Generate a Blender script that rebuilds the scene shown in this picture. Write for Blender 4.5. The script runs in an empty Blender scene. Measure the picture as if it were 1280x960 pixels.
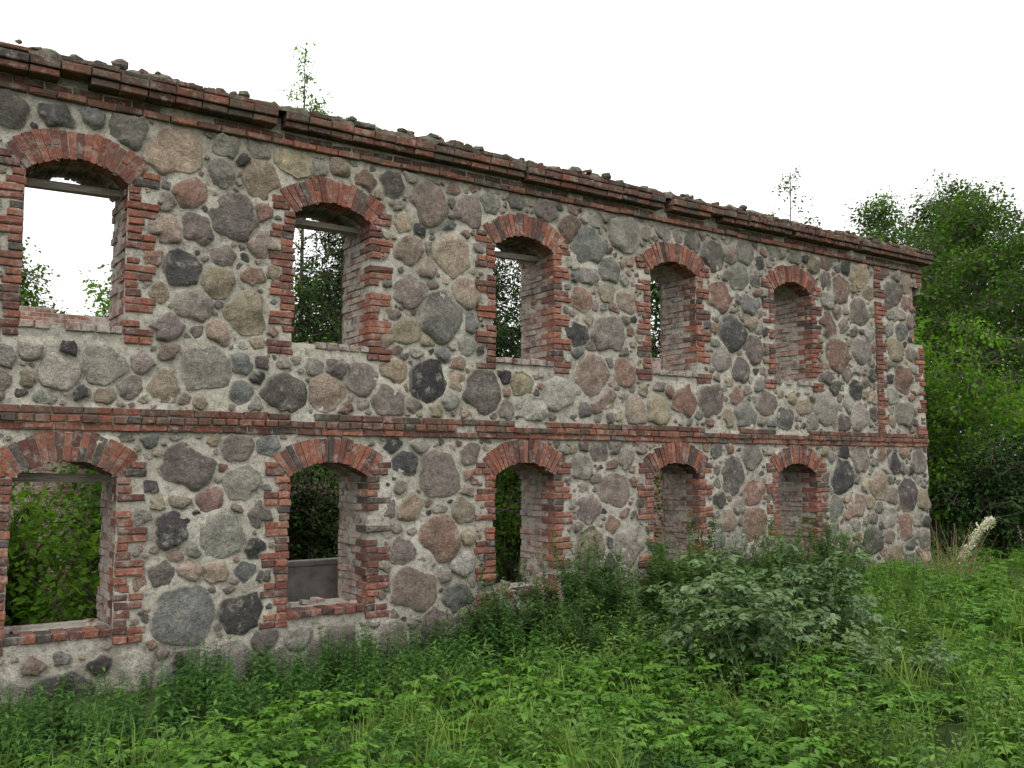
import bpy, math, random
from mathutils import Vector, Matrix, noise, Euler
random.seed(11)
R=random.random
def U(a,b): return a+(b-a)*random.random()
scene=bpy.context.scene
root=scene.collection

# ------------------------------------------------------------------ materials
def newmat(name):
    m=bpy.data.materials.new(name); m.use_nodes=True
    nt=m.node_tree; nt.nodes.clear()
    return m,nt
def L(nt,a,b): nt.links.new(a,b)
def ramp(nt,fac,stops):
    r=nt.nodes.new('ShaderNodeValToRGB'); e=r.color_ramp.elements
    while len(e)<len(stops): e.new(0.5)
    for i,(p,c) in enumerate(stops):
        e[i].position=p; e[i].color=(c[0],c[1],c[2],1) if not isinstance(c,(int,float)) else (c,c,c,1)
    L(nt,fac,r.inputs[0]); return r.outputs[0]
def noise_t(nt,co,scale,detail=4,rough=.6):
    n=nt.nodes.new('ShaderNodeTexNoise'); n.inputs['Scale'].default_value=scale
    n.inputs['Detail'].default_value=min(detail,4); n.inputs['Roughness'].default_value=rough
    L(nt,co,n.inputs['Vector']); return n.outputs['Fac']
def mix(nt,mode,fac,a,b):
    m=nt.nodes.new('ShaderNodeMix'); m.data_type='RGBA'; m.blend_type=mode
    for sock,val in ((m.inputs[0],fac),(m.inputs[6],a),(m.inputs[7],b)):
        if hasattr(val,'links') : L(nt,val,sock)
        elif isinstance(val,(int,float)): sock.default_value=val
        else: sock.default_value=(val[0],val[1],val[2],1)
    return m.outputs[2]
def finish(nt,col,bumps,rough=.9):
    p=nt.nodes.new('ShaderNodeBsdfPrincipled'); p.inputs['Roughness'].default_value=rough
    p.inputs['Specular IOR Level'].default_value=.2
    L(nt,col,p.inputs['Base Color'])
    prev=None
    for fac,st,dist in bumps[:2]:
        b=nt.nodes.new('ShaderNodeBump'); b.inputs['Strength'].default_value=st; b.inputs['Distance'].default_value=dist
        L(nt,fac,b.inputs['Height'])
        if prev is not None: L(nt,prev,b.inputs['Normal'])
        prev=b.outputs[0]
    if prev is not None: L(nt,prev,p.inputs['Normal'])
    o=nt.nodes.new('ShaderNodeOutputMaterial'); L(nt,p.outputs[0],o.inputs[0])
def co(nt): return nt.nodes.new('ShaderNodeTexCoord').outputs['Object']
def attr(nt,n='Col'):
    a=nt.nodes.new('ShaderNodeAttribute'); a.attribute_name=n; return a.outputs['Color']
def grime(nt,c,col,amt=.6):
    """weathering: run-off staining below the cornice and damp at the base"""
    sx=nt.nodes.new('ShaderNodeSeparateXYZ'); L(nt,c,sx.inputs[0])
    hz=nt.nodes.new('ShaderNodeMapRange'); hz.inputs[1].default_value=-.6; hz.inputs[2].default_value=5.0; L(nt,sx.outputs[2],hz.inputs[0])
    zf=ramp(nt,hz.outputs[0],[(0.,1.),(.2,.3),(.3,.0),(.44,.0),(.46,.6),(.49,0.),(.88,0.),(.985,1.)])
    mp=nt.nodes.new('ShaderNodeMapping'); mp.inputs['Scale'].default_value=(3.2,3.2,.6); L(nt,c,mp.inputs[0])
    st=ramp(nt,noise_t(nt,mp.outputs[0],1.,3,.7),[(.38,0.),(.62,1.)])
    m=nt.nodes.new('ShaderNodeMath'); m.operation='MULTIPLY'; L(nt,zf,m.inputs[0]); L(nt,st,m.inputs[1])
    m2=nt.nodes.new('ShaderNodeMath'); m2.operation='MULTIPLY'; L(nt,m.outputs[0],m2.inputs[0]); m2.inputs[1].default_value=amt
    return mix(nt,'MIX',m2.outputs[0],col,(.1,.093,.072))

def mat_mortar():
    m,nt=newmat('lime_mortar'); c=co(nt)
    a=noise_t(nt,c,1.3); b=noise_t(nt,c,14,4,.75); f=noise_t(nt,c,70,2,.7)
    col=ramp(nt,a,[(.3,(.3,.28,.235)),(.5,(.41,.388,.33)),(.72,(.52,.49,.42))])
    col=mix(nt,'MULTIPLY',1,col,ramp(nt,b,[(.3,.4),(.48,.92),(.7,1.15)]))
    col=mix(nt,'MULTIPLY',.8,col,ramp(nt,f,[(.35,.62),(.6,1.05)]))
    col=grime(nt,c,col,.6)
    finish(nt,col,[(b,.9,.026)],.95); return m
def mat_stone():
    m,nt=newmat('fieldstone'); c=co(nt)
    a=noise_t(nt,c,5,3); f=noise_t(nt,c,85,2,.8); b=noise_t(nt,c,22,4,.75)
    col=attr(nt)
    col=mix(nt,'MULTIPLY',1,col,ramp(nt,a,[(.3,.72),(.7,1.25)]))
    col=mix(nt,'MULTIPLY',1,col,ramp(nt,f,[(.33,.6),(.5,1.),(.68,1.35)]))
    col=mix(nt,'MULTIPLY',1,col,ramp(nt,b,[(.3,.6),(.55,1.05),(.75,1.3)]))
    lich=ramp(nt,noise_t(nt,c,9,4,.78),[(.54,0.),(.68,.6)])
    col=mix(nt,'MIX',lich,col,(.33,.31,.26))
    col=grime(nt,c,col,.35)
    finish(nt,col,[(b,1.,.032)],.9); return m
def mat_brick(name,white=0.0,moss=0.0):
    m,nt=newmat(name); c=co(nt)
    b=noise_t(nt,c,30,4,.75); f=noise_t(nt,c,110,2,.7)
    col=attr(nt)
    col=mix(nt,'MULTIPLY',1,col,ramp(nt,b,[(.3,.5),(.52,1.),(.75,1.4)]))
    col=mix(nt,'MULTIPLY',.7,col,ramp(nt,f,[(.35,.65),(.65,1.25)]))
    w=noise_t(nt,c,8,4,.8)
    col=mix(nt,'MIX',ramp(nt,w,[(.51-white*.18,0.),(.66-white*.13,.5+.35*white)]),col,(.38,.35,.31))
    dk=ramp(nt,noise_t(nt,c,3.3,4,.75),[(.48,0.),(.65,.6+.15*moss)])
    col=mix(nt,'MIX',dk,col,(.075,.06,.052))
    if moss>0:
        col=mix(nt,'MIX',ramp(nt,noise_t(nt,c,4.7,4,.7),[(.44,0.),(.6,moss)]),col,(.075,.072,.05))
    finish(nt,col,[(b,.9,.016)],.92); return m
def mat_brickwall():
    m,nt=newmat('old_brickwork'); c=co(nt)
    s=nt.nodes.new('ShaderNodeSeparateXYZ'); L(nt,c,s.inputs[0])
    ad=nt.nodes.new('ShaderNodeMath'); L(nt,s.outputs[0],ad.inputs[0]); L(nt,s.outputs[1],ad.inputs[1])
    cb=nt.nodes.new('ShaderNodeCombineXYZ'); L(nt,ad.outputs[0],cb.inputs[0]); L(nt,s.outputs[2],cb.inputs[1])
    nz=nt.nodes.new('ShaderNodeTexNoise'); nz.inputs['Scale'].default_value=6; L(nt,c,nz.inputs['Vector'])
    wob=nt.nodes.new('ShaderNodeVectorMath'); wob.operation='MULTIPLY_ADD'
    L(nt,nz.outputs['Color'],wob.inputs[0]); wob.inputs[1].default_value=(.02,.02,0); L(nt,cb.outputs[0],wob.inputs[2])
    br=nt.nodes.new('ShaderNodeTexBrick'); L(nt,wob.outputs[0],br.inputs['Vector'])
    br.inputs['Scale'].default_value=1; br.inputs['Brick Width'].default_value=.26; br.inputs['Row Height'].default_value=.078
    br.inputs['Mortar Size'].default_value=.009; br.inputs['Mortar Smooth'].default_value=.3; br.inputs['Bias'].default_value=0
    br.inputs['Color1'].default_value=(.3,.12,.085,1); br.inputs['Color2'].default_value=(.18,.085,.068,1); br.inputs['Mortar'].default_value=(.33,.3,.25,1)
    b=noise_t(nt,c,25,4,.75)
    col=mix(nt,'MULTIPLY',1,br.outputs['Color'],ramp(nt,b,[(.3,.55),(.75,1.35)]))
    col=mix(nt,'MIX',ramp(nt,noise_t(nt,c,4,4,.75),[(.42,0.),(.6,.75)]),col,(.44,.39,.35))
    inv=nt.nodes.new('ShaderNodeMath'); inv.operation='SUBTRACT'; inv.inputs[0].default_value=1; L(nt,br.outputs['Fac'],inv.inputs[1])
    finish(nt,col,[(inv.outputs[0],.9,.012)],.92); return m
def mat_simple(name,c1,c2,scale=8,bump=.6,dist=.01,rough=.9,stretch=None):
    m,nt=newmat(name); c=co(nt)
    if stretch:
        mp=nt.nodes.new('ShaderNodeMapping'); mp.inputs['Scale'].default_value=stretch; L(nt,c,mp.inputs[0]); c=mp.outputs[0]
    a=noise_t(nt,c,scale,4,.7)
    col=ramp(nt,a,[(.3,c1),(.7,c2)])
    finish(nt,col,[(a,bump,dist)],rough); return m
def mat_leaf(name,c1,c2,trans=.35,gloss=.12):
    m,nt=newmat(name)
    t=attr(nt); oi=nt.nodes.new('ShaderNodeObjectInfo')
    sp=nt.nodes.new('ShaderNodeSeparateColor'); L(nt,t,sp.inputs[0])
    ad=nt.nodes.new('ShaderNodeMath'); ad.operation='MULTIPLY_ADD'; L(nt,oi.outputs['Random'],ad.inputs[0]); ad.inputs[1].default_value=.5
    m2=nt.nodes.new('ShaderNodeMath'); m2.operation='MULTIPLY'; m2.inputs[1].default_value=.6; L(nt,sp.outputs[0],m2.inputs[0]); L(nt,m2.outputs[0],ad.inputs[2])
    col=ramp(nt,ad.outputs[0],[(0.,c1),(.6,tuple((p+q)/2 for p,q in zip(c1,c2))),(1.,c2)])
    p=nt.nodes.new('ShaderNodeBsdfDiffuse'); L(nt,col,p.inputs['Color'])
    o=nt.nodes.new('ShaderNodeOutputMaterial'); out=p.outputs[0]
    if trans>0:
        tr=nt.nodes.new('ShaderNodeBsdfTranslucent')
        tc=mix(nt,'MULTIPLY',1,col,(1.35,1.5,.6)); L(nt,tc,tr.inputs[0])
        mx=nt.nodes.new('ShaderNodeMixShader'); mx.inputs[0].default_value=trans
        L(nt,out,mx.inputs[1]); L(nt,tr.outputs[0],mx.inputs[2]); out=mx.outputs[0]
    if gloss>0:
        gl=nt.nodes.new('ShaderNodeBsdfGlossy'); gl.inputs['Roughness'].default_value=.45; gl.inputs['Color'].default_value=(.5,.5,.5,1)
        mx=nt.nodes.new('ShaderNodeMixShader'); mx.inputs[0].default_value=gloss*.5
        L(nt,out,mx.inputs[1]); L(nt,gl.outputs[0],mx.inputs[2]); out=mx.outputs[0]
    L(nt,out,o.inputs[0])
    return m

M_mortar=mat_mortar(); M_stone=mat_stone()
M_brick=mat_brick('red_brick'); M_brickW=mat_brick('whitewashed_brick',white=.95); M_brickC=mat_brick('mossy_cornice_brick',moss=.6)
M_bw=mat_brickwall()
M_wood=mat_simple('weathered_wood',(.12,.1,.085),(.33,.3,.26),6,.5,.01,stretch=(1,12,12))
M_moss=mat_simple('moss_rubble',(.035,.038,.02),(.17,.16,.125),11,1,.05)
M_soil=mat_simple('ground_soil',(.025,.038,.012),(.065,.095,.028),3,.8,.05)
M_bark=mat_simple('bark',(.05,.042,.034),(.14,.12,.1),12,.8,.02,stretch=(1,1,.3))
M_conc=mat_simple('old_concrete',(.13,.125,.115),(.24,.23,.21),7,.5,.01)
M_straw=mat_simple('dry_stalk',(.16,.1,.06),(.28,.2,.13),10,.2,.01)
M_fluff=mat_leaf('pale_blossom',(.6,.58,.54),(.8,.78,.75),.3)
M_pink=mat_leaf('pink_flower',(.32,.16,.28),(.55,.34,.48),.3)
G_low=mat_leaf('leaf_ground_elder',(.042,.125,.018),(.17,.33,.045),.35,.08)
G_net=mat_leaf('leaf_nettle',(.024,.075,.016),(.085,.185,.036),.3,.08)
G_herb=mat_leaf('leaf_tall_herb',(.045,.1,.026),(.15,.25,.075),.3,.08)
G_weed=mat_leaf('leaf_weed',(.06,.135,.024),(.19,.31,.065),.35,.08)
G_shr=mat_leaf('leaf_bramble',(.042,.1,.026),(.17,.26,.095),.3,.2)
G_grass=mat_leaf('grass_blade',(.08,.15,.026),(.22,.32,.08),.3,0)
G_tree=mat_leaf('leaf_tree',(.028,.07,.013),(.1,.19,.034),.3,0)
G_bright=mat_leaf('leaf_bright',(.045,.115,.016),(.165,.3,.045),.38,0)
G_dark=mat_leaf('leaf_dark',(.014,.034,.012),(.045,.085,.024),0,0)

# ------------------------------------------------------------------ mesh builder
class MB:
    def __init__(s): s.v=[];s.f=[];s.c=[];s.m=[]
    def add(s,vs,fs,col=(1,1,1),mi=0):
        o=len(s.v); s.v+= [tuple(p) for p in vs]; s.c+=[col]*len(vs)
        for f in fs: s.f.append(tuple(i+o for i in f)); s.m.append(mi)
    def box(s,x0,x1,y0,y1,z0,z1,col=(1,1,1),mi=0,j=.005,ch=.008):
        J=lambda:U(-j,j)
        vs=[(x0+J(),y0+ch,z0+J()),(x1+J(),y0+ch,z0+J()),(x1+J(),y0+ch,z1+J()),(x0+J(),y0+ch,z1+J()),
            (x0,y1,z0),(x1,y1,z0),(x1,y1,z1),(x0,y1,z1)]
        d=U(-j,j)
        for (a,b,e,g) in ((0,0,1,1),(1,0,-1,1),(2,0,-1,-1),(3,0,1,-1)):
            p=vs[a]; c2=ch*(1 if R()>.2 or j==0 else U(1.5,3.5)); vs.append((p[0]+e*c2,y0+d+J()*.5,p[2]+g*c2))
        fs=[(8,9,10,11),(0,1,9,8),(1,2,10,9),(2,3,11,10),(3,0,8,11),(1,0,4,5),(2,1,5,6),(3,2,6,7),(0,3,7,4),(5,4,7,6)]
        s.add(vs,fs,col,mi)
    def mbox(s,M,sx,sy,sz,col=(1,1,1),mi=0,j=.006):
        vs=[]
        for z in(-1,1):
            for (x,y) in((-1,-1),(1,-1),(1,1),(-1,1)):
                vs.append(M@Vector((x*sx/2+U(-j,j),y*sy/2+U(-j,j),z*sz/2+U(-j,j))))
        s.add(vs,[(3,2,1,0),(4,5,6,7),(0,1,5,4),(1,2,6,5),(2,3,7,6),(3,0,4,7)],col,mi)
    def tube(s,pts,rads,n=6,col=(1,1,1),mi=0):
        o=len(s.v); P=[Vector(p) for p in pts]
        for i,p in enumerate(P):
            d=(P[min(i+1,len(P)-1)]-P[max(i-1,0)]).normalized()
            a=d.cross(Vector((.31,.9,.13))).normalized(); b=d.cross(a)
            for k in range(n):
                t=2*math.pi*k/n; q=p+(a*math.cos(t)+b*math.sin(t))*rads[i]
                s.v.append(tuple(q)); s.c.append(col)
        for i in range(len(P)-1):
            for k in range(n):
                s.f.append((o+i*n+k,o+i*n+(k+1)%n,o+(i+1)*n+(k+1)%n,o+(i+1)*n+k)); s.m.append(mi)
    def leaf(s,p,d,up,l,w,mi=0,fold=.25,droop=.2,t=None):
        d=Vector(d).normalized(); up=Vector(up); sd=d.cross(up)
        if sd.length<.01: sd=Vector((1,0,0))
        sd.normalize(); n=sd.cross(d).normalized(); p=Vector(p)
        m=p+d*l*.45-n*fold*w*.5; tip=p+d*l-n*droop*l
        a=p+d*l*.38+sd*w*.5-n*droop*l*.1; b=p+d*l*.38-sd*w*.5-n*droop*l*.1
        a2=p+d*l*.72+sd*w*.28-n*droop*l*.5; b2=p+d*l*.72-sd*w*.28-n*droop*l*.5
        tt=R() if t is None else t
        s.add([p,a,a2,tip,b2,b,m],[(0,1,6),(1,2,6),(2,3,6),(3,4,6),(4,5,6),(5,0,6)],(tt,tt,tt),mi)
    def leaf2(s,p,d,up,l,w,mi=0,droop=.2):
        d=Vector(d).normalized(); sd=d.cross(Vector(up))
        if sd.length<.01: sd=Vector((1,0,0))
        sd.normalize(); n=sd.cross(d).normalized(); p=Vector(p); tt=R()
        s.add([p,p+d*l*.45+sd*w*.5,p+d*l-n*droop*l,p+d*l*.45-sd*w*.5],[(0,1,2),(0,2,3)],(tt,tt,tt),mi)
    def build(s,name,mats,parent=None,smooth=False,coll=None):
        me=bpy.data.meshes.new(name); me.from_pydata(s.v,[],s.f)
        for m in mats: me.materials.append(m)
        me.polygons.foreach_set('material_index',s.m)
        if smooth: me.polygons.foreach_set('use_smooth',[True]*len(s.f))
        ca=me.color_attributes.new('Col','FLOAT_COLOR','POINT')
        fl=[]
        for c in s.c: fl+= [c[0],c[1],c[2],1.0]
        ca.data.foreach_set('color',fl)
        me.update()
        ob=bpy.data.objects.new(name,me)
        (coll.objects if coll is not None else root.objects).link(ob)
        if parent is not None: ob.parent=parent
        return ob
def empty(name):
    e=bpy.data.objects.new(name,None); root.objects.link(e); return e

# ------------------------------------------------------------------ scatter (geometry nodes)
GN={}
def gn_for(coll):
    if coll.name in GN: return GN[coll.name]
    g=bpy.data.node_groups.new('scatter_'+coll.name,'GeometryNodeTree')
    g.interface.new_socket('Geometry',in_out='INPUT',socket_type='NodeSocketGeometry')
    g.interface.new_socket('Geometry',in_out='OUTPUT',socket_type='NodeSocketGeometry')
    i=g.nodes.new('NodeGroupInput'); o=g.nodes.new('NodeGroupOutput')
    ip=g.nodes.new('GeometryNodeInstanceOnPoints'); ci=g.nodes.new('GeometryNodeCollectionInfo')
    ci.inputs['Collection'].default_value=coll; ci.inputs['Separate Children'].default_value=True; ci.inputs['Reset Children'].default_value=True
    def na(n,t):
        a=g.nodes.new('GeometryNodeInputNamedAttribute'); a.data_type=t; a.inputs['Name'].default_value=n; return a.outputs[0]
    e=g.nodes.new('FunctionNodeEulerToRotation')
    g.links.new(i.outputs[0],ip.inputs['Points']); g.links.new(ci.outputs[0],ip.inputs['Instance'])
    ip.inputs['Pick Instance'].default_value=True
    g.links.new(na('idx','INT'),ip.inputs['Instance Index'])
    g.links.new(na('rot','FLOAT_VECTOR'),e.inputs[0]); g.links.new(e.outputs[0],ip.inputs['Rotation'])
    g.links.new(na('scl','FLOAT'),ip.inputs['Scale'])
    g.links.new(ip.outputs[0],o.inputs[0]); GN[coll.name]=g; return g
CNT={}
def scatter(name,pts,coll,parent=None):
    me=bpy.data.meshes.new(name); me.from_pydata([p[0] for p in pts],[],[])
    a=me.attributes.new('rot','FLOAT_VECTOR','POINT'); fl=[]
    for p in pts: fl+=list(p[1])
    a.data.foreach_set('vector',fl)
    a=me.attributes.new('scl','FLOAT','POINT'); a.data.foreach_set('value',[p[2] for p in pts])
    a=me.attributes.new('idx','INT','POINT'); n=len(coll.objects); a.data.foreach_set('value',[random.randrange(n) for p in pts])
    ob=bpy.data.objects.new(name,me); root.objects.link(ob)
    md=ob.modifiers.new('scatter','NODES'); md.node_group=gn_for(coll)
    CNT[name]=CNT.get(name,0)+len(pts)
    if parent is not None: ob.parent=parent
    return ob

# ------------------------------------------------------------------ terrain
def sstep(t): t=max(0,min(1,t)); return t*t*(3-2*t)
def ground(x,y):
    h=-.4+.35*sstep((x-3)/10)
    if y<-2: h+=.06*sstep((-2-y)/6)
    h+=.06*noise.noise(Vector((x*.35,y*.35,0)))
    r=math.hypot(x,y)
    if r>60: h+= (r-60)*.004
    return h
ax=[-900,-500,-250,-120,-60,-40,-30]+[ -24+i*.8 for i in range(80)]+[45,55,70,100,160,300,600,1200]
ay=[-900,-500,-250,-120,-60,-40,-30]+[ -20+i*.8 for i in range(64)]+[36,45,60,100,160,300,600,1200]
g=MB(); W=len(ax)
for yy in ay:
    for xx in ax: g.v.append((xx,yy,ground(xx,yy))); g.c.append((1,1,1))
for j in range(len(ay)-1):
    for i in range(W-1): g.f.append((j*W+i,j*W+i+1,(j+1)*W+i+1,(j+1)*W+i)); g.m.append(0)
g.build('ground',[M_soil],smooth=True)

# ------------------------------------------------------------------ building
X0,S=1.37,2.488; KS=range(-2,5); WX={k:X0+k*S for k in KS}
XL,XR=-5.0,14.75; HW=.43; TH=.7
OPEN=((2.93,4.27),(.2,1.53)); RI,RO=.66,.93; CH=.075
B0=1.965
def notch(x,z): return x>14.42+.14*noise.noise(Vector((z*5,1,2))) and 3.7<z<4.7
def inopen(x,z,e=0):
    k=round((x-X0)/S)
    if k not in WX: return False
    dx=abs(x-WX[k])
    for s,sp in OPEN:
        if dx<HW+e and s-e<z<=sp: return True
        if z>sp and dx<HW+e and math.hypot(dx,z-(sp-.5))<RI+e: return True
    return False
def forbid(x,z):
    if z<-.7 or z>4.94 or B0-.01<z<B0+.22 or x<XL or x>XR: return True
    if z>2.1 and 13.38<x<13.38+(.2 if int((z-2.1)/CH)%4<2 else .3): return True
    if z>2.1 and x>XR-(.28 if int((z-2.1)/CH)%4<2 else .15): return True
    if notch(x,z): return True
    k=round((x-X0)/S)
    if k in WX:
        dx=abs(x-WX[k])
        for s,sp in OPEN:
            if s-.16<z<sp+.2:
                i=int((z-(s-.15))/CH)
                if dx<HW+(.285 if i%4<2 else .15): return True
            if z>sp and dx<.68 and math.hypot(dx,z-(sp-.5))<RO+.02: return True
    return False
ruin=empty('stone_ruin_building')

def grid(name,u0,u1,v0,v1,c,hole,fmap,mat,amp=.014):
    b=MB(); nu=round((u1-u0)/c); nv=round((v1-v0)/c)
    for j in range(nv+1):
        for i in range(nu+1):
            u=u0+(u1-u0)*i/nu; v=v0+(v1-v0)*j/nv
            d=amp*noise.noise(Vector((u*3,v*3,5)))+amp*.9*noise.noise(Vector((u*11,v*11,1)))
            b.v.append(fmap(u,v,d)); b.c.append((1,1,1))
    for j in range(nv):
        for i in range(nu):
            u=u0+(u1-u0)*(i+.5)/nu; v=v0+(v1-v0)*(j+.5)/nv
            if hole(u,v): continue
            a=j*(nu+1)+i; b.f.append((a,a+1,a+nu+2,a+nu+1)); b.m.append(0)
    return b.build(name,[mat],ruin,smooth=True)
grid('front_wall_mortar',XL,XR,-.8,4.98,.045,lambda u,v:inopen(u,v,.01) or notch(u,v),lambda u,v,d:(u,-d,v),M_mortar,.022)
grid('front_wall_inner_face',XL,XR,-.8,5.2,.09,lambda u,v:inopen(u,v,.02),lambda u,v,d:(u,TH+d,v),M_bw,.01)

PAL=[((.19,.178,.155),22),((.17,.142,.128),16),((.2,.13,.103),15),((.06,.058,.057),9),((.26,.215,.155),13),((.14,.142,.135),6),((.27,.25,.215),13),((.11,.098,.09),12),((.225,.182,.145),14)]
PT=[p for p,w in PAL for _ in range(w)]
MORT=(.37,.35,.3)
def pack(forb,u0,u1,v0,v1):
    st=[]; cell=.75; G={}
    def near(x,z):
        a,b=int(x//cell),int(z//cell)
        for i in(-1,0,1):
            for j in(-1,0,1):
                for q in G.get((a+i,b+j),()): yield q
    area=(u1-u0)*(v1-v0)
    for (ra,rb,dn,ov) in ((.24,.31,9,.98),(.175,.24,30,.88),(.125,.175,90,.85),(.075,.12,160,.85),(.045,.07,180,.92),(.02,.04,220,.98)):
        for _ in range(int(dn*area)):
            r=U(ra,rb); x=U(u0,u1); z=U(v0,v1)
            if forb(x,z): continue
            ok=True
            for q in near(x,z):
                if math.hypot(q[0]-x,q[1]-z)<(q[2]+r)*ov: ok=False;break
            if not ok: continue
            for t in range(8):
                if forb(x+math.cos(t*.785)*r*.6,z+math.sin(t*.785)*r*.6): ok=False;break
            if not ok: continue
            q=(x,z,r); st.append(q); G.setdefault((int(x//cell),int(z//cell)),[]).append(q)
    return st,near
def stones(name,forb,u0,u1,v0,v1,fmap):
    st,near=pack(forb,u0,u1,v0,v1); b=MB(); n=34
    for (x,z,r) in st:
        nb=[q for q in near(x,z) if not(q[0]==x and q[1]==z)]
        gap=U(.007,.021) if r>.05 else .004
        base=random.choice(PT); k=U(.78,1.22); cl=tuple(c*k*U(.96,1.04) for c in base)
        a0=U(0,6.28); nc=random.choice((3,4,4,4,5,5))
        asp=U(1.0,1.35); th=U(-.5,.5) if R()<.75 else U(0,3.14)
        cuts=[(a0+6.283*i/nc+U(-.55,.55),r*U(.68,1.0)) for i in range(nc)]
        rr=[]
        for t in range(n):
            a=2*math.pi*t/n; dx,dz=math.cos(a),math.sin(a)
            ex=math.cos(a-th)/asp; ez=math.sin(a-th)*asp**.5; er=1/math.hypot(ex,ez)
            m=r*1.35
            for (ca,cd) in cuts:
                q=math.cos(a-ca)
                if q>.12: m=min(m,cd/q)
            m=min(m*er,r*1.6)
            for q in nb:
                vx,vz=q[0]-x,q[1]-z; l=math.hypot(vx,vz); c=(dx*vx+dz*vz)/l
                if c>.05: m=min(m,((l*l+r*r-q[2]*q[2])/(2*l)-gap)/c)
            m=max(m,r*.4); s=r*.4
            while s<m:
                if forb(x+dx*s,z+dz*s): m=max(s-.02,.01); break
                s+=.02
            rr.append(m)
        sd=R()*50
        rs=[]
        for t in range(n):
            a=2*math.pi*t/n
            q=(.3*rr[t-1]+2.4*rr[t]+.3*rr[(t+1)%n])/3.0
            q*=1+.13*noise.noise(Vector((math.cos(a)*2.6+sd,math.sin(a)*2.6,sd)))+U(-.02,.02)
            rs.append(q)
        h=(U(.014,.05) if r>.06 else U(.006,.02)); tx,tz=U(-.1,.1),U(-.1,.1)
        fac=[(U(0,6.28),U(.05,.7)*r,U(.12,.4)) for _ in range(random.choice((0,1,2,3)))]
        vs=[];cs=[]
        e=U(.25,.8); edge=tuple(MORT[i]*e+cl[i]*(1-e) for i in range(3))
        for (f,y,cc) in ((1.05,.03,MORT),(1.,-.25,edge),(.93,-.82,cl),(.7,-1.,cl),(.4,-1.06,cl)):
            for t in range(n):
                a=2*math.pi*t/n; ff=f*(1+(U(-.03,.03) if f<1 else 0)); px,pz=math.cos(a)*rs[t]*ff,math.sin(a)*rs[t]*ff
                if y<0:
                    d=h*-y+(px*tx+pz*tz)*(1 if f<1 else .5)
                    if f<1:
                        d+=.028*noise.noise(Vector((px*8+sd,pz*8,sd)))*min(1,r*8)
                        for (fa,fd,fs_) in fac:
                            q=px*math.cos(fa)+pz*math.sin(fa)-fd
                            if q>0: d-=q*fs_
                        d=max(d,.004)
                else: d=-.035
                vs.append(fmap(x+px,z+pz,max(d,-.035))); cs.append(cc)
        vs.append(fmap(x,z,max(.006,h*1.08))); cs.append(cl); fs=[]
        for k2 in range(4):
            for t in range(n):
                fs.append((k2*n+t,k2*n+(t+1)%n,(k2+1)*n+(t+1)%n,(k2+1)*n+t))
        for t in range(n): fs.append((4*n+t,4*n+(t+1)%n,5*n))
        o=len(b.v); b.add(vs,fs,cl); b.c[o:]=cs
    return b.build(name,[M_stone],ruin,smooth=True)
stones('fieldstones',forbid,XL,XR,-.7,4.94,lambda u,v,d:(u,-d-.007,v))

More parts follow.
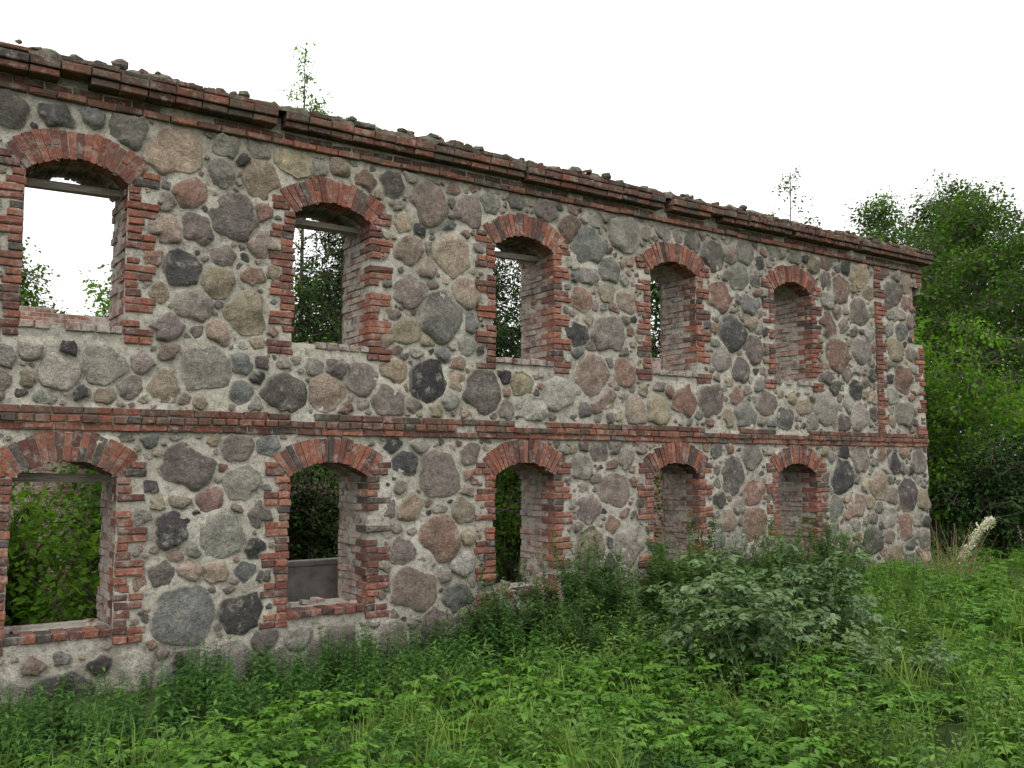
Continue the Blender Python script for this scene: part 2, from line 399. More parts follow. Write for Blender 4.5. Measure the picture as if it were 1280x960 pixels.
BC=[(.22,.082,.056),(.25,.098,.066),(.19,.076,.057),(.15,.067,.053),(.275,.12,.08),(.125,.06,.05),(.235,.092,.063)]
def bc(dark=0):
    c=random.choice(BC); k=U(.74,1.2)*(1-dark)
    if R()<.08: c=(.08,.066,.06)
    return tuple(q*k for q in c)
tb=MB(); mb=MB()
def pbox(b,cx,cz,r0,r1,a0,a1,y0,y1,col,mi=0,j=.004):
    vs=[]
    for y in (y0,y1):
        for (r,a) in ((r0,a0),(r0,a1),(r1,a1),(r1,a0)):
            vs.append((cx+r*math.sin(a)+U(-j,j),y+U(-j,j),cz+r*math.cos(a)+U(-j,j)))
    b.add(vs,[(0,3,2,1),(4,5,6,7),(0,1,5,4),(1,2,6,5),(2,3,7,6),(3,0,4,7)],col,mi)
AM=math.asin(HW/RI)
for k in KS:
    wx=WX[k]
    for s,sp in OPEN:
        z=s-.15; i=0
        while z<sp+.2:
            z1=z+CH-.012; zm=(z+z1)/2
            xs=HW if zm<sp else HW+(zm-sp)*.86+.012
            long=i%4<2
            xe=HW+(.26 if long else .13)
            for sg in(-1,1):
                pr=-.026+U(-.008,.006)
                dp=.12 if i%2 else .245
                if zm<s-.01: dp=.12
                def bx(xa,xb,y0,y1,mi):
                    a,b2=wx+sg*xa,wx+sg*xb
                    tb.box(min(a,b2),max(a,b2),y0,y1,z,z1,bc(),mi)
                e=U(-.03,.02); xa=xs+U(-.012,.014)
                if xe-xa>.03 and not (R()<.05):
                    if long and R()<.45 and xe-xa>.2:
                        xmid=xa+.125; bx(xa,xmid-.005,pr,dp,0)
                        if R()>.07: bx(xmid+.005,xe+e,pr+U(-.004,.004),dp,0)
                    else: bx(xa,xe+e,pr,dp,0)
                if zm>s and zm<sp+.02:
                    y=dp+.01
                    while y<TH-.02:
                        y2=min(y+.245,TH+.01)
                        if R()>.05: bx(xs+U(-.012,.016),xs+.12,y,y2-.01,1)
                        y=y2
            z+=CH; i+=1
        for sg in(-1,1):
            a,b2=wx+sg*(HW+.014),wx+sg*(HW+.05)
            mb.box(min(a,b2),max(a,b2),.015,TH-.01,s-.05,sp+.2,(1,1,1),0,j=0,ch=0.001)
        cz=sp-.5; n=17
        for q in range(n):
            a0=-AM+2*AM*q/n; a1=-AM+2*AM*(q+1)/n; gp=.0048
            y=-.028
            if R()<.3:
                rm=RI+.13; pbox(tb,wx,cz,RI+U(-.008,.008),rm-.004,a0+gp*1.2,a1-gp*1.2,y,y+.24,bc()); pbox(tb,wx,cz,rm+.004,RO+U(-.01,.012),a0+gp,a1-gp,y,y+.24,bc())
            else: pbox(tb,wx,cz,RI+U(-.012,.01),RO+U(-.03,.012),a0+gp*1.2,a1-gp*1.2,y+U(-.006,.006),y+.24,bc())
            for yy in (.23,.475): pbox(tb,wx,cz,RI+U(-.012,.014),RO,a0+gp*1.2,a1-gp*1.2,yy,yy+.235,bc(),1)
            pbox(mb,wx,cz,RI+.012,RO-.012,a0,a1,-.014,TH-.012,(1,1,1),0,j=0)
        x=wx-HW
        while x<wx+HW-.02:
            w=min(.125,wx+HW-x)
            if R()>.1: tb.box(x,x+w-.01,-.035+U(-.01,.008),.22,s-.072,s-.004+U(-.006,.004),bc(.2),1 if s>1 else 0)
            x+=w
        mb.box(wx-HW-.015,wx+HW+.015,.012,TH-.005,s-.3,s-.02,(1,1,1),0,j=0,ch=.001)
        for _ in range(4):
            M=Matrix.Translation((wx+U(-.38,.38),U(.1,.6),s+U(-.015,.01)))@Euler((U(-.3,.3),U(-.3,.3),U(0,3))).to_matrix().to_4x4()
            tb.mbox(M,U(.05,.14),U(.05,.11),U(.03,.05),bc(),1)
def course(z0,z1,pr,ln,mi,x0=XL,x1=XR,miss=.0,dark=0,wob=.0,deep=.2):
    x=x0+U(0,.05); gone=0
    while x<x1-.04:
        w=min(ln*U(.92,1.06),x1-x)
        if gone>0: gone-=1
        elif R()<miss: gone=random.randrange(0,3)
        else:
            dz=wob*noise.noise(Vector((x*.9,z0,3)))+U(-.003,.003)
            tb.box(x,x+w-.011,-pr+U(-.009,.009),deep,z0+dz,z1+dz,bc(dark),mi)
        x+=w
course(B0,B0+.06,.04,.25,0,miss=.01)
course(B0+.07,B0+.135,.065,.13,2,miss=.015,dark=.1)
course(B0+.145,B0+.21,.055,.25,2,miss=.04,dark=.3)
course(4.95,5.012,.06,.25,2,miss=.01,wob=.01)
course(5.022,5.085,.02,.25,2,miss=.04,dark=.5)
x=XL
while x<XR:
    run=U(1.3,3.2); xe=min(x+run,XR+.05); dz=U(-.012,.014); typ=R()
    prr=.19+U(-.03,.03)
    while x<xe:
        w=.25 if typ<.75 else .085
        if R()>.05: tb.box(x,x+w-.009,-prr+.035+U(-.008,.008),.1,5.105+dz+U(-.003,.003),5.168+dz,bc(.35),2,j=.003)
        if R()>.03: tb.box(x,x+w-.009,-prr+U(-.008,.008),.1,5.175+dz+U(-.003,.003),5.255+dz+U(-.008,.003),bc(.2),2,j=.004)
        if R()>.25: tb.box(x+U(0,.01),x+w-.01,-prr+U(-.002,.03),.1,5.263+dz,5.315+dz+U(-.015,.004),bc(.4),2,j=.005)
        x+=w
    x+=U(.02,.16)
z=2.18; i=0
while z<4.94:
    z1=z+CH-.011
    w=.17 if i%4<2 else .27
    if R()>.04: tb.box(13.4,13.4+w,-.03+U(-.01,.01),.1,z,z1,bc(),0)
    w=.26 if i%4<2 else .13
    if not(3.65<z<4.67) and R()>.05: tb.box(XR-w,XR+.015,-.02+U(-.012,.01),.24,z,z1,bc(),0)
    z+=CH; i+=1
sb=MB()
def lump(b,c,r,col,mi=0,sq=.75):
    n=8; vs=[];fs=[]; sd=R()*99
    for a in range(1,5):
        for t in range(n):
            th=math.pi*a/5; ph=2*math.pi*t/n
            v=Vector((math.sin(th)*math.cos(ph),math.sin(th)*math.sin(ph),math.cos(th)*sq)); v*=r*(1+.45*noise.noise(v*1.5+Vector((sd,0,0))))
            vs.append(Vector(c)+v)
    vs.append(Vector(c)+Vector((0,0,r*sq))); vs.append(Vector(c)-Vector((0,0,r*sq)))
    for a in range(3):
        for t in range(n): fs.append((a*n+t,(a+1)*n+t,(a+1)*n+(t+1)%n,a*n+(t+1)%n))
    for t in range(n): fs.append((4*n,t,(t+1)%n)); fs.append((4*n+1,3*n+(t+1)%n,3*n+t))
    b.add(vs,fs,col,mi)
for _ in range(34):
    lump(sb,(U(14.38,14.62),U(.08,.5),U(3.72,4.68)),U(.07,.15),tuple(q*U(.8,1.1) for q in random.choice(PT)))
sb.build('broken_corner_rubble',[M_stone],ruin,smooth=True)
tb.build('brick_trim',[M_brick,M_brickW,M_brickC],ruin)
mb.box(XL,XR-.02,.0,TH+.0,4.9,5.24,(1,1,1),0,j=0,ch=.001)
mb.box(XL,XR-.02,-.01,.01,4.955,5.1,(1,1,1),0,j=0,ch=.001)
mb.box(XL,XR-.02,-.022,.01,B0+.005,B0+.18,(1,1,1),0,j=0,ch=.001)
mb.build('mortar_bed',[M_mortar],ruin)
wb=MB()
for k in (-2,-1,0,1,2):
    M=Matrix.Translation((WX[k],.36,4.26+U(-.01,.01)))@Euler((U(-.1,.1),U(-.03,.03),0)).to_matrix().to_4x4(); wb.mbox(M,.9,.14,.065)
    M=Matrix.Translation((WX[k],.52,4.3))@Euler((0,U(-.03,.03),0)).to_matrix().to_4x4(); wb.mbox(M,.9,.12,.06)
for k in (-1,0):
    M=Matrix.Translation((WX[k],.4,1.54))@Euler((0,.02,0)).to_matrix().to_4x4(); wb.mbox(M,.9,.14,.07)
wb.build('timber_lintels',[M_wood],ruin)
cb=MB(); nx=520; prof=[(-.15,5.28,0),(-.14,5.31,.35),(-.07,5.35,.7),(.08,5.38,1),(.25,5.39,1),(.45,5.37,1),(.68,5.3,.7),(.72,5.1,0)]
def th_(x): return .07*noise.noise(Vector((x*1.3,0,7)))
for i in range(nx+1):
    x=XL+(XR+.02-XL)*i/nx
    for (y,z,a) in prof:
        h=.07*noise.noise(Vector((x*1.3,y*2,7)))+.06*noise.noise(Vector((x*6,y*6,3)))+.035*noise.noise(Vector((x*17,y*15,2)))
        cb.v.append((x,y+.06*noise.noise(Vector((x*5,y,z))),z+h*a-(.02 if a==0 else 0))); cb.c.append((1,1,1))
n=len(prof)
for i in range(nx):
    for j in range(n-1): cb.f.append((i*n+j,(i+1)*n+j,(i+1)*n+j+1,i*n+j+1)); cb.m.append(0)
for _ in range(520):
    x=U(XL,XR); y=U(-.12,.3); c=(x,y,5.34+th_(x)+U(-.03,.03))
    if R()<.35: lump(cb,c,U(.03,.08),tuple(q*.8 for q in random.choice(PT)),2,.6)
    else: lump(cb,c,U(.025,.08),(1,1,1),0,.6)
for _ in range(120):
    x=U(XL,XR); M=Matrix.Translation((x,U(-.1,.3),5.34+th_(x)+U(-.01,.015)))@Euler((U(-.2,.2),U(-.2,.2),U(0,3))).to_matrix().to_4x4()
    cb.mbox(M,U(.05,.16),U(.05,.12),U(.03,.06),bc(.5),1)
cb.build('wall_top_rubble',[M_moss,M_brickC,M_stone],ruin)

def ruin_wall(name,axis,a0,a1,b0,b1,top):
    b=MB(); a=a0
    while a<a1:
        w=min(.26,a1-a); t=top(a)
        hs=.078*round(t/.078)
        if axis=='y': vs=(b0,b1,a,a+w)
        else: vs=(a,a+w,b0,b1)
        x0,x1,y0,y1=vs
        b.add([(x0,y0,-.8),(x1,y0,-.8),(x1,y1,-.8),(x0,y1,-.8),(x0,y0,hs),(x1,y0,hs),(x1,y1,hs),(x0,y1,hs)],
          [(4,5,6,7),(0,1,5,4),(1,2,6,5),(2,3,7,6),(3,0,4,7)])
        a+=w+.0006
    return b.build(name,[M_bw],ruin)
ruin_wall('end_wall','y',.06,8.6,14.15,14.6,lambda a:5.1-.25*max(0,a-2)+.35*noise.noise(Vector((a*.8,3,1))))
def btop(x):
    base=4.2 if x<4.5 else (2.7 if x<9 else 3.9)
    return base+.5*noise.noise(Vector((x*.7,9,1)))+.15*noise.noise(Vector((x*3,2,1)))
ruin_wall('rear_wall','x',-5,14.14,8.,8.55,btop)
grid('end_wall_mortar',0.0,8.6,-.8,3.4,.1,lambda u,v:False,lambda u,v,d:(XR-.02+d,u,v),M_mortar)
grid('end_wall_mortar_upper',0.0,5.,3.4,5.0,.1,lambda u,v:(v>3.7 and v<4.65 and u<.5) or v>5.2-.25*max(0,u-1.6),lambda u,v,d:(XR-.02+d,u,v),M_mortar)
stones('end_wall_fieldstones',lambda u,v:u<.27 or u>8.5 or v<-.7 or v>4.9-.27*max(0,u-1.6) or (3.6<v<4.75 and u<.6),.27,8.5,-.7,4.8,lambda u,v,d:(XR-.02+d,u,v))

ct=MB()
for (x0,x1,y0,y1,z0,z1) in ((3.85,5.1,1.2,1.32,-.5,.5),(3.85,5.1,1.75,1.87,-.5,.5),(3.85,3.97,1.323,1.747,-.5,.497),(4.98,5.1,1.323,1.747,-.5,.497),(3.8,5.15,1.17,1.33,.503,.56),(3.97,4.98,1.323,1.747,-.4,.1)):
    ct.box(x0,x1,y0,y1,z0,z1,ch=.012)
ct.build('concrete_trough',[M_conc])

# ------------------------------------------------------------------ plant library
def newcoll(n): return bpy.data.collections.new(n)
C_low=newcoll('lib_ground_elder'); C_net=newcoll('lib_nettle'); C_herb=newcoll('lib_tall_herb'); C_shr=newcoll('lib_bramble'); C_grass=newcoll('lib_grass'); C_weed=newcoll('lib_weed')
def ground_elder(i):
    b=MB(); big=.7+.1*i
    for _ in range(11):
        a=U(0,6.28); lean=U(.05,.5); h=U(.12,.34); bx=Vector((U(-.16,.16),U(-.16,.16),-.03))
        t=bx+Vector((math.cos(a)*lean*h,math.sin(a)*lean*h,h)); b.tube([bx,t],[.003,.002],3,(.3,.3,.3)); tn=R()
        for s in (-1.1,0,1.1):
            d=Vector((math.cos(a+s),math.sin(a+s),U(-.1,.25))); q=t+d*U(.02,.04)
            for s2 in (-.8,0,.8):
                d2=Vector((math.cos(a+s+s2),math.sin(a+s+s2),U(-.35,.15)))
                b.leaf(q,d2,(U(-.45,.45),U(-.45,.45),1),U(.045,.08)*big,U(.028,.046)*big,0,.3,U(.1,.35),tn*.6+R()*.4)
    return b.build('ground_elder_%d'%i,[G_low],coll=C_low)
def nettle(i):
    b=MB()
    for _ in range(4):
        h=U(.3,.55); p=Vector((U(-.12,.12),U(-.12,.12),-.03)); ln=Vector((U(-.12,.12),U(-.12,.12),1))
        b.tube([p,p+ln*h*.5,p+ln*h],[.004,.003,.0015],3,(.2,.2,.2)); a=U(0,6)
        lv=9
        for q in range(lv):
            f=.25+.75*q/(lv-1); c=p+ln*h*f; a+=1.57; sz=(.105-.06*f)*U(.85,1.15)
            for s in(0,3.14):
                b.leaf(c,(math.cos(a+s),math.sin(a+s),U(.0,.4)),(0,0,1),sz,sz*.52,0,.35,U(.3,.6))
    return b.build('nettle_%d'%i,[G_net],coll=C_net)
def stalk_herb(name,i,mat,coll,ns,h0,h1,nl,sz0,w0,w1):
    b=MB()
    for _ in range(ns):
        h=U(h0,h1); p=Vector((U(-.15,.15),U(-.15,.15),-.05)); ln=Vector((U(-.25,.25),U(-.25,.25),1)); k=Vector((U(-.15,.15),U(-.15,.15),0))
        P=lambda f:p+ln*h*f+k*f*f
        b.tube([P(0),P(.35),P(.7),P(1)],[.006,.005,.004,.002],4,(.15,.15,.15)); a=U(0,6); tn=R()*.6
        for q in range(nl):
            f=.12+.88*q/nl; a+=2.4; sz=sz0*(1-.5*f)*U(.7,1.15)
            b.leaf(P(f),(math.cos(a),math.sin(a),U(.1,.9)),(0,0,1),sz,sz*U(w0,w1),0,.3,U(.15,.5),tn+R()*.4)
        if h1>1:
            for q in range(6):
                f=U(.4,.88); a=U(0,6.28); d=Vector((math.cos(a)*.5,math.sin(a)*.5,.8)); l=U(.1,.25)
                b.tube([P(f),P(f)+d*l],[.003,.001],3,(.15,.15,.15))
                for w in range(8):
                    a2=U(0,6.28); b.leaf(P(f)+d*l*(w+1)/8,(math.cos(a2),math.sin(a2),U(.1,.9)),(0,0,1),U(.05,.09),U(.02,.034),0,.3,.3,tn+R()*.4)
    return b.build('%s_%d'%(name,i),[mat],coll=coll)
def bramble(i):
    b=MB()
    for _ in range(3):
        a=U(0,6.28); h=U(.45,1.05); o=U(.2,.65); p=Vector((U(-.1,.1),U(-.1,.1),-.05))
        P=lambda f:p+Vector((math.cos(a)*o*f*f,math.sin(a)*o*f*f,h*math.sin(f*1.9)))
        b.tube([P(q/5) for q in range(6)],[.007,.006,.005,.004,.003,.002],4,(.3,.3,.3))
        for q in range(15):
            f=.2+.8*q/15; a2=a+U(-1.9,1.9)+(3.14 if R()<.3 else 0); d=Vector((math.cos(a2),math.sin(a2),U(.0,.5))); pt=P(f)+d*U(.05,.12)
            b.tube([P(f),pt],[.002,.0015],3,(.3,.3,.3))
            tn=R()
            for s in (-1.2,-.5,.0,.5,1.2):
                d2=Vector((math.cos(a2+s),math.sin(a2+s),U(-.3,.2))); b.leaf(pt,d2,(U(-.5,.5),U(-.5,.5),1),U(.06,.11),U(.042,.064),0,.3,U(.15,.4),tn*.7+R()*.3)
    return b.build('bramble_%d'%i,[G_shr],coll=C_shr)
def grass(i):
    b=MB()
    for _ in range(30):
        a=U(0,6.28); h=U(.18,.5); o=U(.03,.28); p=Vector((U(-.09,.09),U(-.09,.09),-.02)); w=U(.0028,.0055); sd=Vector((-math.sin(a),math.cos(a),0))*w
        pts=[p+Vector((math.cos(a)*o*f*f,math.sin(a)*o*f*f,h*(f-.25*f*f*f))) for f in (0,.35,.7,1)]
        t=R(); vs=[pts[0]-sd,pts[0]+sd,pts[1]-sd,pts[1]+sd,pts[2]-sd*.7,pts[2]+sd*.7,pts[3]]
        b.add(vs,[(0,1,3,2),(2,3,5,4),(4,5,6)],(t,t,t))
    return b.build('grass_%d'%i,[G_grass],coll=C_grass)
for i in range(6): ground_elder(i); nettle(i)
for i in range(6):
    stalk_herb('tall_herb',i,G_herb,C_herb,4,.7,1.3,44,.17,.28,.42); bramble(i); grass(i)
    stalk_herb('weed',i,G_weed,C_weed,4,.3,.65,22,.11,.3,.5)

CX,CY=0.,-9.
def blocked(x,y): 
    return (-.12<y<TH+.1 and x<XR+.1) or math.hypot(x-CX,y-CY)<2.
def Zd(x,y): return (x-CX)*.565+(y-CY)*.825
def Rd(x,y): return (x-CX)*.825-(y-CY)*.565
low=[];net=[];gr=[];we=[]
def put(lst,x,y,s0,s1,tilt=.12):
    lst.append(((x,y,ground(x,y)),(U(-tilt,tilt),U(-tilt,tilt),U(0,6.28)),U(s0,s1)))
for _ in range(17500):
    x=U(-6,34); y=U(-13,9)
    if blocked(x,y) or (y>0 and x<XR): continue
    z=Zd(x,y)
    if z<2.6 or abs(Rd(x,y))>z*.56+1.8: continue
    if z>13 and R()<.5: continue
    n1=noise.noise(Vector((x*.45,y*.45,4))); n2=noise.noise(Vector((x*.8,y*.8,14))); nearwall=y>-2.1+.6*n1
    if nearwall and x<9.5:
        if x<2.3 and y>-.9: 
            if R()<.6: put(net,x,y,.35,.6)
        elif R()<.9: put(net,x,y,.7,1.15)
    elif x>7 and y<-3 or x>12:          # flatter, brighter sward on the right
        if R()<.75: put(low,x,y,.5,.95)
        if R()<.3: put(gr,x,y,.5,1.0,.2)
        if R()<.08: put(we,x,y,.5,.9,.2)
    elif n1>.25: 
        if R()<.6: put(net,x,y,.5,.9)
        else: put(low,x,y,.8,1.1)
    elif n2>.08:
        if R()<.65: put(we,x,y,.6,1.15,.25)
        else: put(low,x,y,.6,1.0)
        if R()<.4: put(gr,x,y,.6,1.2,.2)
    else:
        put(low,x,y,.6,1.25)
        if R()<.12: put(net,x,y,.6,.9)
        if R()<.14: put(we,x,y,.7,1.15)
    if R()<.12 and n1<.3 and y<-1.5: put(gr,x,y,.6,1.2,.2)
scatter('ground_elder_undergrowth',low,C_low); scatter('nettle_undergrowth',net,C_net)
for _ in range(1900):
    x=U(-2,20); y=U(-9,-2.5); z=Zd(x,y)
    if not blocked(x,y) and z>2.6 and abs(Rd(x,y))<z*.56+1.5 and noise.noise(Vector((x*.5,y*.5,9)))>-.02: put(gr,x,y,.5,1.3,.2)
scatter('grass_tufts',gr,C_grass)
he=[]
def blob(lst,cx,cy,rx,ry,n,s0,s1,tilt=.15,fall=.25):
    for _ in range(n):
        a=U(0,6.28); r=math.sqrt(R()); x=cx+math.cos(a)*r*rx; y=cy+math.sin(a)*r*ry
        if y>-.2: y=-.2-R()*.3
        put(lst,x,y,s0*(1-fall*r),s1*(1-fall*r),tilt)
blob(he,5.7,-.6,.7,.35,18,.6,1.0); blob(he,6.9,-.8,.9,.5,34,.75,1.2); blob(he,8.3,-1.,1.,.6,36,.75,1.25); blob(he,9.7,-1.1,1.0,.6,26,.7,1.15)
blob(he,10.9,-.9,.7,.4,8,.7,1.0); blob(he,6.3,-1.8,.8,.7,14,.45,.8); blob(he,7.4,-2.9,1.3,.8,10,.6,.85,.3)
scatter('tall_herb_thicket',he,C_herb)
blob(we,6.2,-2.6,1.6,1.,40,.9,1.5,.3); blob(we,8.8,-2.9,1.8,.9,50,.8,1.4,.3); blob(we,4.6,-1.6,1.2,.7,24,.7,1.2,.3)
scatter('weed_undergrowth',we,C_weed)
sh=[]; blob(sh,6.3,-3.5,.6,.6,17,.6,1.0,.35,.1); blob(sh,7.0,-3.1,.7,.6,22,.75,1.15,.35,.1); blob(sh,7.9,-2.7,.7,.5,15,.7,1.1,.35,.1); blob(sh,6.8,-2.4,.6,.4,8,.7,1.1,.3); blob(sh,7.0,-4.1,.8,.4,9,.45,.7,.35)
scatter('bramble_shrub',sh,C_shr)
wt=[]
for _ in range(150):
    x=U(XL,XR)
    if noise.noise(Vector((x*1.1,0,5)))<.0: continue
    wt.append(((x,U(-.08,.5),5.36),(U(-.3,.3),U(-.3,.3),U(0,6)),U(.15,.4)))
scatter('wall_top_grass',wt,C_grass,ruin)

# ------------------------------------------------------------------ trees
def cluster(coll,mat,i,n=34,r=.38,ls=.09,asp=.6):
    b=MB()
    for _ in range(5):
        d=Vector((U(-1,1),U(-1,1),U(-.6,1))).normalized()*r; b.tube([(0,0,0),d*.5,d],[.008,.005,.002],3,(0,0,0),1)
    for _ in range(n):
        d=Vector((random.gauss(0,1),random.gauss(0,1),random.gauss(0,.7))).normalized()*r*(R()**.5)
        l=ls*U(.7,1.3); b.leaf2(d,(d.x+U(-.1,.1),d.y+U(-.1,.1),U(-.25,.15)),(U(-.5,.5),U(-.5,.5),1),l,l*asp*1.15,0,U(0,.4))
    b.build('%s_spray_%d'%(coll.name,i),[mat,M_bark],coll=coll)
C_t=newcoll('lib_tree'); C_b=newcoll('lib_bright'); C_d=newcoll('lib_dark')
for i in range(5):
    cluster(C_t,G_tree,i,32,.38,.1); cluster(C_b,G_bright,i,34,.36,.105); cluster(C_d,G_dark,i,40,.4,.1,.5)
def tree(name,x,y,h,r,coll,nl=34,per=14,start=.15,cone=False,sparse=1.,spread=.4,tr=None):
    gz=ground(x,y)-.1; b=MB(); tr=tr or h*.014+.03
    bend=Vector((U(-.4,.4),U(-.4,.4),0))*h*.08
    P=lambda f:Vector((x,y,gz))+Vector((0,0,h*f))+bend*math.sin(f*2.5)
    b.tube([P(q/10) for q in range(11)],[tr*(1-.93*q/10)+.004 for q in range(11)],7)
    pts=[]
    for i in range(nl):
        f=start+(1-start)*((i+.5)/nl)**.9; a=i*2.4+U(-.4,.4)
        if cone: L_=r*(1-f)/(1-start)*U(.8,1.1)+.15; up=-.15
        else:
            g=(f-start)/(1-start); L_=r*(.45+.75*math.sin(min(1,g*1.05+.12)*math.pi)**.8*.8)*U(.6,1.15); up=U(.15,.75)
            if g>.85: L_*=.55
        s=P(f); d=Vector((math.cos(a),math.sin(a),up)).normalized(); e=s+d*L_; m=s+d*L_*.5+Vector((0,0,.08*L_))
        rr=tr*(1-f)*.45+.008
        b.tube([s,m,e],[rr,rr*.6,.005],5)
        np_=int(per*sparse*(.5+L_/r))
        cl=[(e,.8),(m,.6),(s+d*L_*.75,.8)]+[(s+d*L_*U(.5,1)+Vector((U(-1,1),U(-1,1),U(-.6,.8)))*spread*1.3,.5) for _ in range(2)]
        for q in cl[3:]: b.tube([m,q[0]],[rr*.4,.003],4)
        for _ in range(np_):
            c,w=random.choice(cl); q=c+Vector((random.gauss(0,1),random.gauss(0,1),random.gauss(0,.7)))*spread*w
            pts.append((tuple(q),(U(-.5,.5),U(-.5,.5),U(0,6.28)),U(.65,1.25)))
    t=P(1)
    for _ in range(int(8*sparse)): pts.append((tuple(t+Vector((U(-.2,.2),U(-.2,.2),U(-.6,.1)))),(U(-.4,.4),U(-.4,.4),U(0,6)),U(.4,.8)))
    o=b.build(name,[M_bark],smooth=True); scatter('crown',pts,coll,o); return o
def shrub(name,x,y,h,r,coll,n=90):
    gz=ground(x,y)-.05; b=MB(); pts=[]
    for i in range(16):
        a=U(0,6.28); o=r*U(.2,.85); hh=h*U(.6,1.)*(1-.35*(o/r)**2)
        e=Vector((x+math.cos(a)*o,y+math.sin(a)*o,gz+hh)); s=Vector((x+math.cos(a)*o*.15,y+math.sin(a)*o*.15,gz)); m=(s+e)/2+Vector((0,0,.12*h))-Vector((math.cos(a),math.sin(a),0))*o*.15
        b.tube([s,m,e],[.025,.015,.004],5)
        for _ in range(n//16):
            f=U(.15,1); c=s.lerp(m,f*2) if f<.5 else m.lerp(e,f*2-1)
            q=c+Vector((random.gauss(0,1),random.gauss(0,1),random.gauss(0,.8)))*.32
            if q.z<gz+.1: q.z=gz+.2
            pts.append((tuple(q),(U(-.5,.5),U(-.5,.5),U(0,6.28)),U(.55,1.1)))
    o=b.build(name,[M_bark],smooth=True); scatter('foliage',pts,coll,o); return o
shrub('willow_shrub',17.0,1.1,5.1,2.0,C_b,460)
shrub('willow_shrub',20.6,.4,4.6,2.2,C_b,320)
shrub('willow_shrub',18.2,3.2,5.2,2.,C_t,320)
shrub('elder_shrub',17.2,.0,2.3,1.7,C_d,260)
shrub('elder_shrub',20.,-.3,2.4,1.8,C_d,260)
tree('deciduous_tree',22.5,3.0,8.2,3.0,C_t,50,15,.08)
tree('deciduous_tree',25.,1.5,9.2,3.2,C_t,50,15,.08)
tree('deciduous_tree',23.2,6.2,9.0,2.2,C_t,46,14,.1)
tree('deciduous_tree',27.5,6.,10.,3.4,C_t,52,15,.1)
tree('deciduous_tree',31.,9.,11.,3.8,C_d,52,16,.1)
tree('birch_tree',9.3,15.,13.3,1.7,C_b,34,6,.3,sparse=.45,spread=.25,tr=.1)
tree('birch_tree',25.0,10.6,11.6,1.6,C_t,34,6,.3,sparse=.35,spread=.25,tr=.09)
tree('spruce_tree',9.9,13.4,9.4,2.4,C_d,60,10,.06,cone=True)
tree('deciduous_tree',13.,14.,9.2,2.8,C_d,44,15,.1)
tree('deciduous_tree',17.3,14.5,9.,2.8,C_d,44,14,.1)
tree('deciduous_tree',7.3,16.,7.8,2.4,C_t,36,14,.1)
tree('deciduous_tree',2.1,13.5,6.5,1.3,C_t,26,14,.2)
tree('deciduous_tree',4.5,14.,6.6,1.0,C_b,24,10,.2,sparse=.8)
for (x,y,h,r,c,n) in ((1.2,3.0,2.0,1.1,C_b,160),(2.8,4.6,2.6,1.3,C_t,200),(.2,5.2,2.6,1.5,C_t,200),(5.3,4.2,2.7,1.4,C_d,220),(7.2,6.3,4.5,1.4,C_b,280),(8.6,3.6,2.8,1.4,C_t,200),(11.4,4.6,2.9,1.5,C_t,180),(6.6,2.4,1.6,.9,C_t,110),(2.2,2.0,1.1,.8,C_b,90),(3.2,7.2,4.6,1.,C_b,150)):
    shrub('elder_shrub',x,y,h,r,c,n)
pts=[]
for i in range(2600):
    az=U(-.15,1.75); rr=U(36,48); x=rr*math.cos(az); y=-9+rr*math.sin(az)
    top=(9.5 if az<1.2 else 9.5-5*min(1,(az-1.2)/.15))+2.2*noise.noise(Vector((az*14,0,1)))+1.2*noise.noise(Vector((az*50,0,2)))-(.12*abs(rr-42))**2*2
    if az<.55: top+=1.6
    zz=ground(x,y)+top*(R()**.6)
    pts.append(((x,y,zz),(U(-.5,.5),U(-.5,.5),U(0,6.28)),U(2.2,3.6)))
scatter('distant_trees',pts,C_d)

# pale leaning flowering plant with dry stalks
bb=MB(); bx,by=12.35,-1.9; gz=ground(bx,by)
P=[Vector((bx-.15,by+.1,gz+.1)),Vector((bx-.02,by,gz+.42)),Vector((bx+.16,by-.08,gz+.64)),Vector((bx+.3,by-.12,gz+.84)),Vector((bx+.52,by-.2,gz+.96))]
bb.tube(P,[.012,.01,.009,.007,.004],6,(1,1,1),1)
for q in range(1300):
    f=U(1.0,3.98); i=int(f); c=P[i].lerp(P[i+1],f-i)
    d=Vector((random.gauss(0,1),random.gauss(0,1),random.gauss(0,1))).normalized(); rad=.06*(1+.5*math.sin(f*9))*U(.2,1)
    bb.leaf(c+d*rad,d+Vector((.3,0,.3)),(0,0,1),U(.02,.04),.02,0,.1,.2)
for q in range(46):
    a=U(0,6.28); s=Vector((bx-.2+U(-.2,.3),by+U(-.2,.2),gz)); e=s+Vector((math.cos(a)*U(.1,.6),math.sin(a)*.4,U(.4,1.0)))
    bb.tube([s,(s+e)/2+Vector((0,0,.08)),e],[.006,.004,.0015],3,(1,1,1),1)
    for w in range(5):
        c=s.lerp(e,.5+.1*w)+Vector((0,0,.05)); bb.leaf(c,(U(-1,1),U(-1,1),.5),(0,0,1),.07,.012,2)
bb.build('pale_flowering_plant',[M_fluff,M_straw,G_herb])
fb=MB()
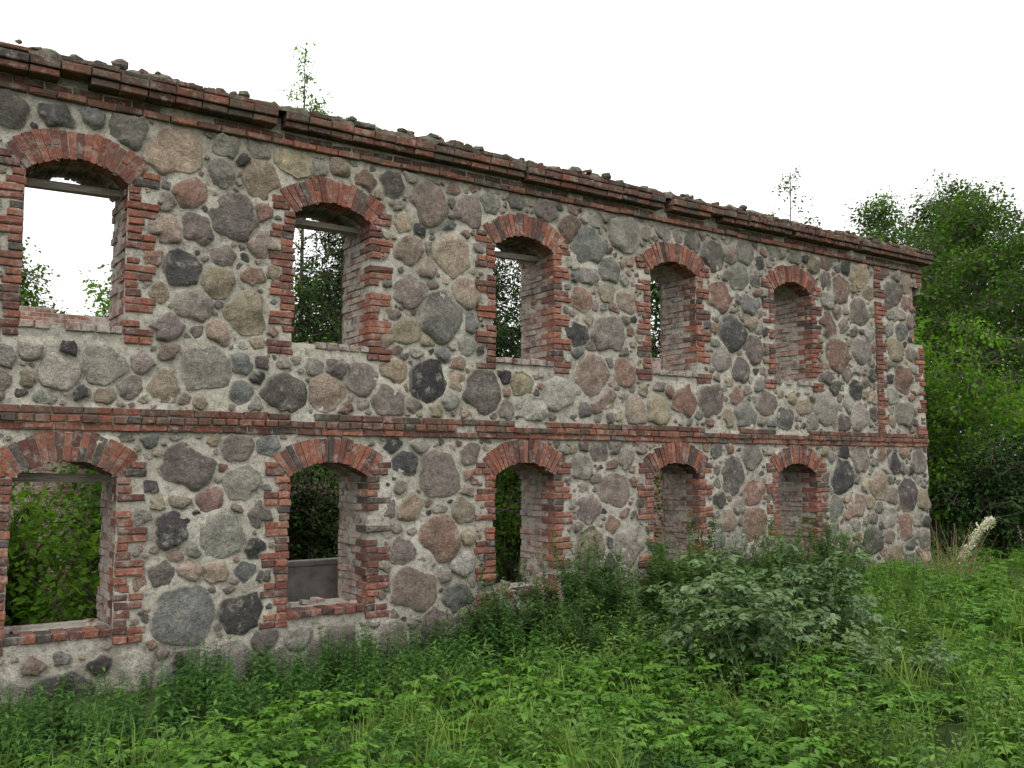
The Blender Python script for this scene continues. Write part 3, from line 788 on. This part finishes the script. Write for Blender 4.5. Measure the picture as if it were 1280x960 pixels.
for (x,y,h) in ((13.6,-2.4,1.15),(13.9,-2.2,1.0),(14.3,-2.9,1.1),(5.45,-1.7,.95),(5.7,-1.6,.8),(5.6,-1.8,.88),(8.9,-1.7,1.5),(9.0,-1.6,1.35),(9.6,-1.9,1.45),(10.5,-1.8,1.3),(12.9,-2.6,.9)):
    gz=ground(x,y); l=Vector((U(-.15,.15),U(-.15,.15),1)); p=Vector((x,y,gz))
    fb.tube([p,p+l*h],[.005,.002],4,(.4,.4,.4),1)
    for q in range(26):
        a=q*2.4; f=.2+.55*q/26; fb.leaf(p+l*h*f,(math.cos(a),math.sin(a),.5),(0,0,1),.09,.018,1)
    for q in range(22):
        a=q*2.4+U(-.5,.5); f=.8+.22*q/22; fb.leaf(p+l*h*f,(math.cos(a),math.sin(a),.4),(0,0,1),.04*(1.1-.5*q/22),.02,0,.1,.1)
fb.build('willowherb_flowers',[M_pink,G_herb])

# ------------------------------------------------------------------ light / world / camera
EL,AZ=math.radians(50),math.radians(215)
w=bpy.data.worlds.new('World'); scene.world=w; w.use_nodes=True; nt=w.node_tree; nt.nodes.clear()
sk=nt.nodes.new('ShaderNodeTexSky'); sk.sky_type='NISHITA'; sk.sun_disc=False; sk.sun_elevation=EL; sk.sun_rotation=AZ
sk.dust_density=6; sk.air_density=1
hs=nt.nodes.new('ShaderNodeHueSaturation'); hs.inputs['Saturation'].default_value=.25; L(nt,sk.outputs[0],hs.inputs['Color'])
cl=mix(nt,'MIX',.75,hs.outputs[0],(14.5,14.4,14.2))
bg=nt.nodes.new('ShaderNodeBackground'); bg.inputs['Strength'].default_value=.142; L(nt,cl,bg.inputs[0])
o=nt.nodes.new('ShaderNodeOutputWorld'); L(nt,bg.outputs[0],o.inputs[0])
sd=bpy.data.lights.new('sun','SUN'); sd.energy=.9; sd.angle=math.radians(25); sd.color=(1,.96,.9)
so=bpy.data.objects.new('sun',sd); root.objects.link(so)
d=Vector((math.cos(EL)*math.sin(AZ),math.cos(EL)*math.cos(AZ),math.sin(EL)))
so.rotation_euler=d.to_track_quat('Z','Y').to_euler()
cam=bpy.data.cameras.new('camera'); cam.lens=36*1150/1280; cam.sensor_width=36; cam.clip_end=3000
c=bpy.data.objects.new('camera',cam); root.objects.link(c); c.location=(0,-9,1.65)
c.rotation_euler=(math.radians(90+5.07),0,math.radians(-34.4)); scene.camera=c
scene.view_settings.view_transform='Standard'; scene.view_settings.look='None'; scene.view_settings.exposure=0
print(CNT)
